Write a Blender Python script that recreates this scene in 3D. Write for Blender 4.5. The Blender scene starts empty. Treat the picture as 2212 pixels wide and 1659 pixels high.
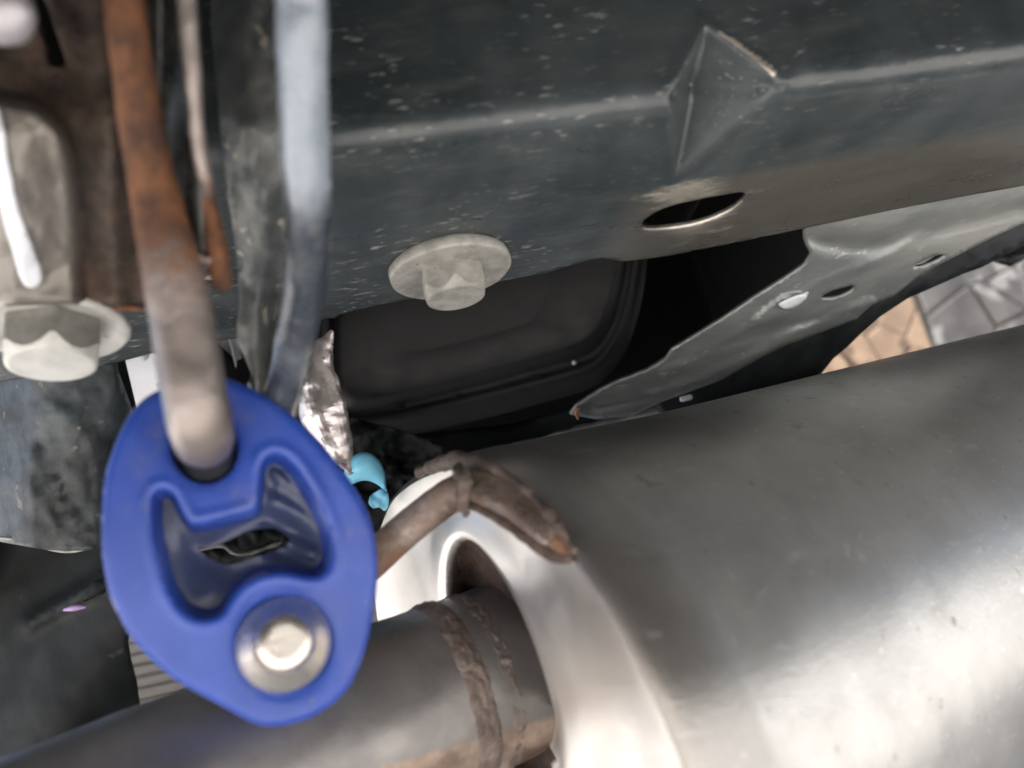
import bpy, bmesh, math, random
import numpy as np
from mathutils import Vector, Matrix, noise
from mathutils.geometry import delaunay_2d_cdt
random.seed(7)
SC = bpy.context.scene
COL = SC.collection

# ------------------------------------------------------------------ camera
F = 1597.0                                   # focal length in pixels of a 2212 px wide frame (26 mm on 36 mm)
up = np.array([-.2, .94, -.27]); up /= np.linalg.norm(up)
al = np.array([.205, .036, -.027]); al = al - al.dot(up)*up; al /= np.linalg.norm(al)
R = np.array([al, np.cross(up, al), up])     # rows: world X (along the frame rail), Y (forward), Z (up) seen by the camera
EYE = np.array([0, 0, .30])
cam = bpy.data.cameras.new('camera'); co = bpy.data.objects.new('camera', cam); COL.objects.link(co)
m = Matrix([list(r)+[0] for r in R]+[[0, 0, 0, 1]]); m.translation = EYE.tolist(); co.matrix_world = m
cam.lens = 26; cam.sensor_width = 36; cam.clip_start = .005; cam.clip_end = 200
cam.dof.use_dof = True; cam.dof.focus_distance = .31; cam.dof.aperture_fstop = 7.5
SC.camera = co
# ------------------------------------------------------------------ sky, sun, exposure
SUN_EL, SUN_AZ = math.radians(50), math.radians(212)      # azimuth clockwise from +Y: behind the camera, a little to its left
w = bpy.data.worlds.new('World'); SC.world = w; w.use_nodes = True
nt = w.node_tree; nt.nodes.clear()
sky = nt.nodes.new('ShaderNodeTexSky'); sky.sky_type = 'NISHITA'; sky.sun_disc = False
sky.sun_elevation = SUN_EL; sky.sun_rotation = SUN_AZ; sky.dust_density = 5.0; sky.air_density = .8
bg = nt.nodes.new('ShaderNodeBackground'); bg.inputs[1].default_value = .15
wo = nt.nodes.new('ShaderNodeOutputWorld')
nt.links.new(sky.outputs[0], bg.inputs[0]); nt.links.new(bg.outputs[0], wo.inputs[0])
sl = bpy.data.lights.new('sun', 'SUN'); sl.energy = 5.0; sl.angle = math.radians(.5); sl.color = (1, .965, .92)
so = bpy.data.objects.new('sun', sl); COL.objects.link(so)
sd = Vector((math.sin(SUN_AZ)*math.cos(SUN_EL), math.cos(SUN_AZ)*math.cos(SUN_EL), math.sin(SUN_EL)))
so.rotation_euler = sd.to_track_quat('Z', 'Y').to_euler()
SC.view_settings.view_transform = 'Standard'; SC.view_settings.look = 'None'
SC.view_settings.exposure = 1.68; SC.view_settings.gamma = 1
SC.cycles.max_bounces = 10; SC.cycles.diffuse_bounces = 6; SC.cycles.glossy_bounces = 5
SC.cycles.sample_clamp_indirect = 6

# ------------------------------------------------------------------ geometry helpers
def ray(u, v): return np.array([(u-1106)/F, (829.5-v)/F, -1.0])
def W(u, v, d): return Vector((R @ (ray(u, v)*d) + EYE).tolist())
def on_plane(u, v, P, n):
    r = R @ ray(u, v); P = np.array(P); n = np.array(n)
    return Vector((r*((P-EYE) @ n/(r @ n)) + EYE).tolist())
def on_z(u, v, z): return on_plane(u, v, (0, 0, z), (0, 0, 1))
FWD = Vector((-R[:, 2]).tolist())

def smooth_closed(pts, n=6):
    out = []; N = len(pts)
    P = [np.array(p, float) for p in pts]
    for i in range(N):
        a, b, c, d = P[i-1], P[i], P[(i+1) % N], P[(i+2) % N]
        for k in range(n):
            t = k/n
            out.append(.5*((2*b)+(c-a)*t+(2*a-5*b+4*c-d)*t*t+(3*b-a-3*c+d)*t**3))
    return np.array(out)
def smooth_open(pts, n=6):
    P = [np.array(p, float) for p in pts]; P = [2*P[0]-P[1]]+P+[2*P[-1]-P[-2]]; out = []
    for i in range(1, len(P)-2):
        a, b, c, d = P[i-1:i+3]
        for k in range(n):
            t = k/n
            out.append(.5*((2*b)+(c-a)*t+(2*a-5*b+4*c-d)*t*t+(3*b-a-3*c+d)*t**3))
    out.append(P[-2]); return np.array(out)
def inside(pts, poly):
    x, y = pts[:, 0], pts[:, 1]; r = np.zeros(len(pts), bool); j = len(poly)-1
    for i in range(len(poly)):
        xi, yi = poly[i]; xj, yj = poly[j]
        if yi != yj:
            r ^= ((yi > y) != (yj > y)) & (x < (xj-xi)*(y-yi)/(yj-yi)+xi)
        j = i
    return r
def dist_poly(pts, poly, closed=True):
    poly = np.array(poly, float); d = np.full(len(pts), 1e9); n = len(poly)
    for i in range(n if closed else n-1):
        a = poly[i]; b = poly[(i+1) % n]; ab = b-a; L = ab @ ab
        if L == 0: continue
        t = np.clip(((pts-a) @ ab)/L, 0, 1)
        d = np.minimum(d, np.hypot(*(pts-(a+t[:, None]*ab)).T))
    return d
def sstep(x, a, b):
    t = max(0, min(1, (x-a)/(b-a))); return t*t*(3-2*t)
def densify(poly, step):
    out = []; n = len(poly)
    for i in range(n):
        a = np.array(poly[i], float); b = np.array(poly[(i+1) % n], float)
        k = max(1, int(np.hypot(*(b-a))/step))
        for j in range(k): out.append(a+(b-a)*j/k)
    return np.array(out)

def link_mesh(name, me, mat, parent=None, smooth=True):
    if parent is not None:
        off = Vector(parent['_org']) if '_org' in parent.keys() else Vector(parent.location)
        me.transform(Matrix.Translation(-off))
    o = bpy.data.objects.new(name, me); COL.objects.link(o)
    if mat: me.materials.append(mat)
    if smooth:
        me.polygons.foreach_set('use_smooth', [True]*len(me.polygons))
    if parent is not None:
        o.parent = parent
        o['_org'] = list(off)
    return o
def build(name, verts, faces, mat, parent=None, smooth=True, wear_sheen=None):
    me = bpy.data.meshes.new(name); me.from_pydata([tuple(v) for v in verts], [], faces)
    if wear_sheen is not None:
        at = me.attributes.new('wear_sheen', 'FLOAT', 'POINT'); at.data.foreach_set('value', [float(x) for x in wear_sheen])
    me.update()
    return link_mesh(name, me, mat, parent, smooth)
def thing(name, label, cat, loc, group=None):
    o = bpy.data.objects.new(name, None); COL.objects.link(o); o.location = loc; o.empty_display_size = .01
    o['label'] = label; o['category'] = cat
    if group: o['group'] = group
    return o
def tag(o, label, cat, group=None):
    o['label'] = label; o['category'] = cat
    if group: o['group'] = group
    return o

def cdt(outline, holes, step, jitter=.25, rings=(), seed=3):
    """triangulated area in 2D: outline and holes kept as edges, a jittered grid of points inside"""
    rs = np.random.RandomState(seed)
    outline = densify(outline, step); holes = [densify(h, step*.6) for h in holes]
    lo = outline.min(0); hi = outline.max(0)
    gx, gy = np.meshgrid(np.arange(lo[0]+step/2, hi[0], step), np.arange(lo[1]+step/2, hi[1], step))
    g = np.c_[gx.ravel(), gy.ravel()]; g += rs.uniform(-jitter, jitter, g.shape)*step
    g = g[inside(g, outline)]; g = g[dist_poly(g, outline) > step*.45]
    for h in holes:
        g = g[~inside(g, h)]; g = g[dist_poly(g, h) > step*.4]
    for rr in rings:
        g = g[dist_poly(g, rr) > step*.3]
    pts = []; edges = []
    for loop in [outline]+holes:
        s = len(pts); n = len(loop)
        pts += [tuple(p) for p in loop]; edges += [(s+i, s+(i+1) % n) for i in range(n)]
    pts += [tuple(p) for rr in rings for p in rr] + [tuple(p) for p in g]
    c0 = np.array(pts).mean(0); sc = 1.0/max(hi-lo)
    r = delaunay_2d_cdt([Vector(((p[0]-c0[0])*sc, (p[1]-c0[1])*sc)) for p in pts], edges, [], 0, 1e-7)
    V = np.array([(v.x/sc+c0[0], v.y/sc+c0[1]) for v in r[0]]); T = [tuple(t) for t in r[2]]
    cen = np.array([(V[a]+V[b]+V[c])/3 for a, b, c in T])
    ok = inside(cen, outline)
    for h in holes: ok &= ~inside(cen, h)
    out = []
    for t, k in zip(T, ok):
        if not k: continue
        a, b, c = (V[i] for i in t)
        if (b[0]-a[0])*(c[1]-a[1])-(b[1]-a[1])*(c[0]-a[0]) < 0: t = t[::-1]
        out.append(t)
    used = sorted({i for t in out for i in t}); mp = {u: i for i, u in enumerate(used)}
    return V[used], [tuple(mp[i] for i in t) for t in out]

def sheet(name, outline, fn, mat, parent=None, holes=(), step=12, thick=.0015, smooth=True, wear_sheen=None, flip=True):
    """a pressed sheet: outline in image pixels, fn(u, v) gives the point in the place; thick metres of metal behind it"""
    V, T = cdt(outline, list(holes), step)
    P = [fn(u, v) for u, v in V]
    if flip: T = [t[::-1] for t in T]
    o = build(name, P, T, mat, parent, smooth, None if wear_sheen is None else [wear_sheen(u, v) for u, v in V])
    if thick:
        s = o.modifiers.new('thickness', 'SOLIDIFY'); s.thickness = thick; s.offset = -1; s.use_rim = True
    return o

def tube(name, pts, radii, mat, parent=None, seg=24, n=8, cap=True, wear_sheen=None, rough=0, rscale=300, flat=None, lim=None):
    pts = np.array([list(p) for p in pts], float); rad = np.array(radii, float)
    Q = smooth_open(np.c_[pts, rad], n); C = Q[:, :3]; r = Q[:, 3]
    tan = np.gradient(C, axis=0); tan /= np.linalg.norm(tan, axis=1)[:, None]
    nrm = np.cross(tan[0], (0, 0, 1)); nrm /= np.linalg.norm(nrm)
    verts = []; wv = []; rings = []
    def ring(c, t, nn, rr, k):
        b = np.cross(t, nn); s = len(verts)
        for i in range(seg):
            a = 2*math.pi*i/seg; d = nn*math.cos(a)+b*math.sin(a)
            rad2 = rr
            if flat is not None: rad2 = rr*flat(k, a)
            p = c+d*rad2
            if rough: p = p+d*rough*noise.fractal(Vector(p*rscale), 1, 2, 4)
            verts.append(tuple(p)); wv.append(wear_sheen(p, k) if wear_sheen else 0)
        rings.append(s)
    N = len(C); fr = []
    for i in range(N):
        nrm = nrm-tan[i]*(nrm @ tan[i]); nrm /= np.linalg.norm(nrm); fr.append(nrm.copy())
    if cap:
        for a in (80, 60, 40, 20):
            a = math.radians(a); ring(C[0]-tan[0]*r[0]*math.sin(a)*cap, tan[0], fr[0], r[0]*math.cos(a), 0)
    for i in range(N): ring(C[i], tan[i], fr[i], r[i], i/(N-1))
    if cap:
        for a in (20, 40, 60, 80):
            a = math.radians(a); ring(C[-1]+tan[-1]*r[-1]*math.sin(a)*cap, tan[-1], fr[-1], r[-1]*math.cos(a), 1)
    F_ = []
    for a, b in zip(rings, rings[1:]):
        for i in range(seg):
            j = (i+1) % seg; F_.append((a+i, b+i, b+j, a+j))
    F_.append(tuple(range(rings[0]+seg))[:seg] if False else tuple(range(seg)))
    F_.append(tuple(reversed(range(rings[-1], rings[-1]+seg))))
    F_ = [f[::-1] for f in F_]
    return build(name, verts, F_, mat, parent, True, wv if wear_sheen else None)

def loft(name, rings, mat, parent=None, close=True, cap_end=False, wear_sheen=None, smooth=True, flip=False):
    n = len(rings[0]); V = [tuple(p) for r in rings for p in r]; F_ = []
    for k in range(len(rings)-1):
        for i in range(n if close else n-1):
            j = (i+1) % n; F_.append((k*n+i, k*n+j, (k+1)*n+j, (k+1)*n+i))
    if cap_end: F_.append(tuple(range((len(rings)-1)*n, len(rings)*n)))
    if flip: F_ = [f[::-1] for f in F_]
    return build(name, V, F_, mat, parent, smooth, wear_sheen)

# ------------------------------------------------------------------ material helper
class G:
    def __init__(s, name):
        s.m = bpy.data.materials.new(name); s.m.use_nodes = True; s.t = s.m.node_tree; s.t.nodes.clear()
        s.b = s.n('ShaderNodeBsdfPrincipled'); o = s.n('ShaderNodeOutputMaterial'); s.l(s.b.outputs[0], o.inputs[0])
        s.co = s.n('ShaderNodeTexCoord').outputs['Object']
    def n(s, t, **k):
        x = s.t.nodes.new(t)
        for a, b in k.items(): setattr(x, a, b)
        return x
    def l(s, a, b): s.t.links.new(a, b)
    def noise(s, scale, detail=5, rough=.6, stretch=None, dist=0, seed=0):
        mp = s.n('ShaderNodeMapping'); s.l(s.co, mp.inputs[0]); mp.inputs['Location'].default_value = (seed*.37, seed*.61, seed*.13)
        if stretch:
            mp.inputs['Scale'].default_value = stretch[0]; mp.inputs['Rotation'].default_value = stretch[1] if len(stretch) > 1 else (0, 0, 0)
        t = s.n('ShaderNodeTexNoise'); t.inputs['Scale'].default_value = scale; t.inputs['Detail'].default_value = detail
        t.inputs['Roughness'].default_value = rough; t.inputs['Distortion'].default_value = dist
        s.l(mp.outputs[0], t.inputs['Vector']); return t.outputs[0]
    def ramp(s, x, lo, hi, a=0., b=1.):
        r = s.n('ShaderNodeMapRange'); r.interpolation_type = 'SMOOTHSTEP'
        for i, v in zip((1, 2, 3, 4), (lo, hi, a, b)): r.inputs[i].default_value = v
        s.l(x, r.inputs[0]); return r.outputs[0]
    def mix(s, f, a, b):
        x = s.n('ShaderNodeMix', data_type='RGBA')
        for v, i in ((f, 0), (a, 6), (b, 7)):
            if hasattr(v, 'is_linked') or hasattr(v, 'links'): s.l(v, x.inputs[i])
            elif i: x.inputs[i].default_value = (*v, 1)
            else: x.inputs[i].default_value = v
        return x.outputs[2]
    def math(s, op, a, b=0.):
        x = s.n('ShaderNodeMath', operation=op)
        for v, i in ((a, 0), (b, 1)):
            if hasattr(v, 'links'): s.l(v, x.inputs[i])
            else: x.inputs[i].default_value = v
        return x.outputs[0]
    def mixf(s, f, a, b):
        return s.math('ADD', s.math('MULTIPLY', s.math('SUBTRACT', 1.0, f), a), s.math('MULTIPLY', f, b))
    def attr(s, name='wear_sheen'):
        return s.n('ShaderNodeAttribute', attribute_name=name).outputs['Fac']
    def bump(s, h, strength=.3, dist=.001, prev=None):
        b = s.n('ShaderNodeBump'); b.inputs['Strength'].default_value = strength; b.inputs['Distance'].default_value = dist
        s.l(h, b.inputs['Height'])
        if prev is not None: s.l(prev, b.inputs['Normal'])
        return b.outputs[0]
    def out(s, col, rough=.5, metal=0., bump=None, coat=0., spec=None):
        for v, k in ((col, 'Base Color'), (rough, 'Roughness'), (metal, 'Metallic')):
            i = s.b.inputs[k]
            if hasattr(v, 'links'): s.l(v, i)
            else: i.default_value = (*v, 1) if k == 'Base Color' else v
        if bump is not None: s.l(bump, s.b.inputs['Normal'])
        s.b.inputs['Coat Weight'].default_value = coat; s.b.inputs['Coat Roughness'].default_value = .25
        if spec is not None: s.b.inputs['Specular IOR Level'].default_value = spec
        return s.m

def simple(name, c1, c2, scale=60, rough=(.4, .6), metal=0, bs=400, bump=.3, bd=.0004, stretch=None, specks=None, spec=None, coat=0, thr=(.35, .65)):
    g = G(name); a = g.noise(scale, 6, .65, stretch); f = g.ramp(a, *thr); c = g.mix(f, c1, c2)
    fine = g.noise(bs, 4, .6, stretch, seed=2)
    if specks:
        sc_, sth, scol = specks
        c = g.mix(g.ramp(g.noise(sc_, 3, .5, stretch, seed=5), sth, sth+.05), c, scol)
    r = g.ramp(g.noise(scale*2.3, 5, .6, stretch, seed=3), .3, .7, *rough)
    return g.out(c, r, metal, g.bump(fine, bump, bd), coat, spec)

# ------------------------------------------------------------------ materials
def dark_paint():
    g = G('dirty dark underbody paint')
    a = g.noise(28, 6, .6, ((1, .45, .45), (0, 0, .1)))
    c = g.mix(g.ramp(a, .35, .7), (.028, .037, .040), (.060, .071, .075))
    # tan ground reflection painted into the right half of the lower face
    sx = g.n('ShaderNodeSeparateXYZ'); g.l(g.co, sx.inputs[0])
    tan_sheen = g.ramp(g.math('ADD', g.attr('tan_sheen'), g.math('MULTIPLY', g.math('SUBTRACT', a, .5), .5)), .2, .8)
    c = g.mix(g.math('MULTIPLY', tan_sheen, .85), c, (.150, .140, .122))
    st = ((.28, 1.0, 1.0), (0, 0, .5))
    sp = g.noise(700, 2, .5, st, seed=4); patch = g.math('MULTIPLY', g.ramp(g.noise(22, 2, .5, seed=8), .38, .62), g.math('ADD', g.ramp(sx.outputs[1], -.03, -.01, .5, .12), g.math('MULTIPLY', g.ramp(sx.outputs[0], .03, -.03), g.ramp(sx.outputs[1], -.01, .02))))
    sp = g.math('MULTIPLY', g.ramp(sp, .615, .70), patch)
    c = g.mix(g.math('MINIMUM', g.math('MULTIPLY', sp, 1.3), .85), c, (.34, .345, .34))
    film = g.ramp(g.noise(120, 5, .7, ((.3, 1, 1), (0, 0, .35)), seed=6), .45, .8)
    c = g.mix(g.math('MULTIPLY', film, .5), c, (.11, .115, .11))
    r = g.ramp(g.noise(50, 5, .6, ((.4, 1, 1),), seed=3), .3, .7, .26, .46)
    b1 = g.bump(g.noise(140, 5, .6, ((.35, 1, 1), (0, 0, .4)), seed=9), .32, .0010)
    b2 = g.bump(g.noise(900, 2, .5, seed=1), .12, .0003, b1)
    b3 = g.bump(sp, .5, .0004, b2)
    wn = g.ramp(g.math('ADD', g.attr('wear_sheen'), g.math('MULTIPLY', g.math('SUBTRACT', film, .5), .6)), .15, .95)
    c = g.mix(wn, c, (.86, .79, .68)); r = g.mixf(wn, r, .36)  # painted highlight: pale metal tone where the mask is high
    return g.out(c, r, g.mixf(wn, g.math('MULTIPLY', tan_sheen, .45), .85), b3, .15)
M_RAIL = dark_paint()
M_MEMBER = simple('dusty grey cross member paint', (.18, .20, .20), (.32, .32, .305), 24, (.3, .45), .35, 300, .35, .0005, ((.4, 1, 1), (0, 0, .6)), (260, .66, (.4, .4, .38)))
M_SEAM = simple('black seam', (.012, .014, .016), (.03, .034, .036), 60, (.35, .55))
M_BLACKPL = simple('black plastic', (.009, .009, .0095), (.013, .013, .0135), 40, (.42, .55), 0, 900, .15, .0002)
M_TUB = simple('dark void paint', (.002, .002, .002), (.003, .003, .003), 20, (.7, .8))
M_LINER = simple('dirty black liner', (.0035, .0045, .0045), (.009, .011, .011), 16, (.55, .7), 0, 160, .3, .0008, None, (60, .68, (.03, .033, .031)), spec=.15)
M_ZINC = simple('chalky zinc bolt coating', (.29, .285, .255), (.43, .42, .385), 160, (.42, .62), .15, 500, .35, .0004, None, (240, .70, (.24, .22, .17)))
M_ZINCW = simple('white bolt coating', (.50, .50, .46), (.64, .64, .60), 90, (.38, .55), .1, 600, .25, .0003, None, (150, .72, (.30, .28, .2)))
M_FLAT = simple('grey bare bolt flat', (.20, .20, .18), (.30, .29, .265), 120, (.45, .6), .3, 500, .2, .0003)

def blue_rubber():
    g = G('blue polyurethane')
    n1 = g.noise(35, 4, .6); c = g.mix(g.ramp(n1, .3, .7), (.012, .042, .26), (.019, .062, .34))
    w = g.attr('wear_sheen')
    c = g.mix(g.math('MULTIPLY', g.ramp(g.math('ADD', w, g.math('MULTIPLY', g.math('SUBTRACT', n1, .5), .35)), .3, .8), .85), c, (.036, .043, .062))
    dirt = g.math('ADD', g.ramp(g.noise(70, 7, .75, seed=4), .56, .74), g.ramp(g.noise(420, 3, .6, seed=9), .68, .74))
    c = g.mix(g.math('MULTIPLY', dirt, .42), c, (.13, .13, .16))
    r = g.ramp(g.noise(90, 4, .6, seed=2), .3, .7, .36, .52)
    return g.out(c, r, 0, g.bump(g.noise(500, 4, .6, seed=3), .18, .0003), .12)
M_BLUE = blue_rubber()

def steel_rust(name, steel, rust, thr, metal=.75, scale=130, rrough=(.3, .5), nw=.55, bs=.25, bd=.0004):
    """bare steel that turns to rust where the wear attribute is high"""
    g = G(name); w = g.attr('wear_sheen'); n1 = g.noise(scale, 6, .7); n2 = g.noise(scale*.4, 5, .6, seed=5)
    f = g.ramp(g.math('ADD', w, g.math('MULTIPLY', g.math('SUBTRACT', n1, .5), nw)), thr-.2, thr+.2)
    cs = g.mix(g.ramp(n2, .2, .8), steel[0], steel[1]); cr = g.mix(g.ramp(n1, .35, .68), rust[0], rust[1])
    c = g.mix(f, cs, cr)
    mt = g.mixf(f, metal, .05)
    rs = g.ramp(g.noise(scale*.9, 4, .6, seed=7), .3, .7, *rrough); rg = g.mixf(f, rs, .72)
    b = g.bump(g.noise(700, 5, .7, seed=2), bs, bd)
    hh = g.math('MULTIPLY', g.noise(380, 5, .7, seed=8), f)
    return g.out(c, rg, mt, g.bump(hh, .8, .0010, b))
ORG = ((.06, .026, .014), (.20, .080, .030))
M_ROD = steel_rust('hanger rod steel', ((.21, .172, .155), (.33, .29, .268)), ORG, .55, .7)
M_RODB = steel_rust('brown heat tinted rod', ((.30, .21, .16), (.52, .44, .38)), ((.10, .055, .035), (.26, .135, .08)), .58, .85, 110, (.2, .4), .9, .5, .0006)
M_BRK = steel_rust('bracket brown steel', ((.15, .135, .115), (.25, .225, .195)), ((.030, .022, .020), (.10, .066, .046)), .5, .35, 60)
M_GLOSSD = simple('dark glossy bracket paint', (.012, .014, .014), (.045, .045, .042), 70, (.2, .4), .3)
M_END = steel_rust('stainless end plate', ((.66, .63, .59), (.80, .775, .74)), ((.016, .010, .009), (.085, .045, .030)), .5, .85, 60, (.28, .44))
M_WELD = steel_rust('weld bead', ((.14, .11, .095), (.30, .25, .22)), ((.05, .035, .03), (.16, .10, .075)), .55, .75, 300, (.22, .45), .8, .9, .0012)
def muffler_skin():
    g = G('dull stainless muffler skin')
    a = g.noise(20, 6, .6); c = g.mix(g.ramp(a, .35, .65), (.42, .42, .41), (.52, .52, .51))
    cl = g.noise(60, 6, .65, seed=4); c = g.mix(g.math('MULTIPLY', g.ramp(cl, .48, .72), .35), c, (.30, .30, .29))
    sp = g.ramp(g.noise(420, 2, .5, seed=6), .68, .74); c = g.mix(g.math('MULTIPLY', sp, .6), c, (.7, .7, .68))
    dk = g.ramp(g.noise(150, 4, .6, seed=11), .62, .72); c = g.mix(g.math('MULTIPLY', dk, .45), c, (.22, .215, .20))
    sc = g.ramp(g.noise(260, 3, .5, ((.12, 1, 1), (.3, .2, .5)), seed=12), .66, .72); c = g.mix(g.math('MULTIPLY', sc, .35), c, (.68, .68, .66))
    br = g.attr('wear_sheen'); c = g.mix(g.math('MULTIPLY', br, .7), c, (.16, .125, .10))
    r = g.ramp(g.noise(45, 6, .65, seed=3), .2, .8, .30, .40)
    b = g.bump(g.noise(22, 3, .5, seed=5), .12, .002); b = g.bump(g.noise(500, 5, .7, seed=2), .3, .0004, b); r = g.mixf(dk, r, .55)
    return g.out(c, r, .85, b)
M_MUF = muffler_skin()
def pipe_skin():
    g = G('brown tinted exhaust pipe')
    w = g.attr('wear_sheen'); a = g.noise(45, 6, .65)
    f = g.ramp(g.math('ADD', w, g.math('MULTIPLY', g.math('SUBTRACT', a, .5), .35)), .4, .6)
    c = g.mix(g.ramp(a, .25, .75), (.16, .155, .155), (.23, .22, .21)); c = g.mix(f, c, g.mix(g.ramp(g.noise(120, 6, .7, seed=3), .3, .75), (.22, .16, .13), (.44, .35, .28)))
    r = g.ramp(g.noise(80, 5, .6, seed=4), .3, .7, .32, .5)
    return g.out(c, r, .65, g.bump(g.noise(300, 5, .65, seed=2), .3, .0005))
M_PIPE = pipe_skin()
M_FOIL = simple('crumpled foil', (.58, .51, .50), (.74, .68, .66), 140, (.25, .4), .85, 200, .4, .0008)
M_CYAN = simple('cyan tape', (.16, .56, .80), (.24, .66, .88), 90, (.35, .5), 0, 300, .3, .0004)
M_WHITE = simple('white paint and glint', (.66, .68, .72), (.74, .76, .79), 60, (.4, .5), 0, 300, .2, .0003)
M_PANEL = simple('white panel', (.82, .83, .86), (.86, .87, .90), 8, (.4, .5), 0, 200, .1, .0003)
M_MARKS = simple('grey smudge print', (.36, .37, .40), (.46, .47, .50), 60, (.5, .6))
M_LILAC = simple('lilac tape', (.38, .24, .50), (.46, .30, .58), 90, (.4, .5))
M_WIRE = simple('grey wire', (.22, .22, .20), (.36, .35, .33), 200, (.35, .5), .3)
def blade_paint():
    g = G('glossy blue black hanger paint'); w = g.attr('wear_sheen')
    a = g.noise(60, 5, .6, ((1, 1, .4),)); c = g.mix(g.ramp(a, .35, .65), (.035, .045, .060), (.075, .085, .092))
    c = g.mix(g.math('MULTIPLY', g.ramp(g.noise(180, 4, .6, seed=3), .56, .7), .5), c, (.20, .19, .18))
    c = g.mix(g.ramp(g.math('ADD', w, g.math('MULTIPLY', g.math('SUBTRACT', a, .5), 1.3)), .25, .95), c, (.25, .29, .335))  # pale upper rod: blue reflection painted into the colour
    r = g.ramp(g.noise(90, 4, .6, seed=5), .3, .7, .2, .36)
    return g.out(c, r, .1, g.bump(g.noise(250, 4, .6, seed=2), .3, .0005), .5)
M_BLADE = blade_paint()
M_PLATE = simple('grimy dark strap paint', (.050, .058, .060), (.135, .138, .130), 60, (.3, .5), .1, 350, .4, .0006, ((1, 1, .5),), (120, .62, (.26, .24, .2)))
M_GROUND = simple('pale concrete', (.43, .425, .41), (.54, .53, .515), 3, (.8, .9), 0, 60, .4, .003)
M_CARFLOOR = simple('black car floor', (.012, .012, .013), (.02, .02, .02), 10, (.6, .7))
M_TAN = simple('tan flagstone', (.075, .048, .030), (.13, .090, .058), 4, (.6, .8), 0, 90, .6, .004, None, (9, .60, (.05, .03, .018)))
M_GREYST = simple('grey flagstone', (.018, .017, .016), (.045, .042, .039), 4, (.5, .7), 0, 90, .6, .004, None, (12, .60, (.09, .09, .088)))
M_MORTAR = simple('dark mortar', (.008, .007, .006), (.018, .016, .014), 30, (.8, .9))
M_BOARD = simple('weathered grey board', (.11, .105, .095), (.17, .16, .145), 20, (.6, .8), 0, 120, .5, .002, ((.2, 1, 2),))

# ------------------------------------------------------------------ setting: ground, floor of the car overhead
def quad(name, pts, mat, kind='structure'):
    o = build(name, pts, [tuple(range(len(pts)))], mat, None, False); o['kind'] = kind; return o
quad('ground', [(-60, -60, 0), (60, -60, 0), (60, 60, 0), (-60, 60, 0)], M_GROUND)
def box(name, lo, hi, mat, parent=None, bev=0):
    x0, y0, z0 = lo; x1, y1, z1 = hi
    V = [(x, y, z) for z in (z0, z1) for y in (y0, y1) for x in (x0, x1)]
    F_ = [(0, 2, 3, 1), (4, 5, 7, 6), (0, 1, 5, 4), (2, 6, 7, 3), (0, 4, 6, 2), (1, 3, 7, 5)]
    o = build(name, V, F_, mat, parent, False)
    if bev:
        b = o.modifiers.new('edge', 'BEVEL'); b.width = bev; b.segments = 2
    return o
cf = thing('car_body', 'dark underside of the car closing off everything behind the frame rail', 'car body', (0, .8, .55))
box('floor_pan', (-.72, -.15, .66), (.9, .90, .70), M_CARFLOOR, cf)
box('body_shell', (-.72, -.15, .702), (3.2, .90, 1.45), M_CARFLOOR, cf)
box('blocker_lip', (-.72, -.16, .315), (.9, -.02, .658), M_CARFLOOR, cf, .01)  # unseen lip behind the camera, added to darken the hanger's top

# ------------------------------------------------------------------ frame rail: side wall, rounded bend, lower face in one pressing
Y0, ZB, RB = .168, .42, .007
HOLE = [on_z(u, v, ZB) for u, v in [(1384, 470), (1388, 458), (1404, 444), (1430, 428), (1470, 413), (1520, 402), (1570, 397), (1600, 396), (1611, 403), (1606, 416), (1585, 432), (1545, 448), (1500, 461), (1450, 470), (1410, 476), (1390, 477)]]
hole2 = smooth_closed([(p.x, p.y-Y0) for p in HOLE], 4)
hc = hole2.mean(0)
edge_px = [(200, 790), (340, 752), (440, 733), (520, 722), (600, 708), (685, 692), (705, 683), (722, 684), (735, 676), (800, 662), (880, 646), (1000, 622), (1100, 600), (1180, 584), (1230, 566), (1275, 551), (1300, 547), (1318, 549), (1345, 555), (1400, 548), (1480, 536), (1600, 513), (1733, 489), (1900, 456), (2212, 393), (2500, 335)]
ed = [on_z(u, v, ZB) for u, v in edge_px]
outl = [(-.30, -.13)] + [(-.30, ed[0].y-Y0)] + [(p.x, p.y-Y0) for p in ed] + [(ed[-1].x+.2, ed[-1].y-Y0), (ed[-1].x+.2, -.13)]
outl = outl[::-1]
DX = on_z(1478, 214, ZB).x+.0105; DW, DL = .0135, .0215
def dcx(t): return DX-t*.085
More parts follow.
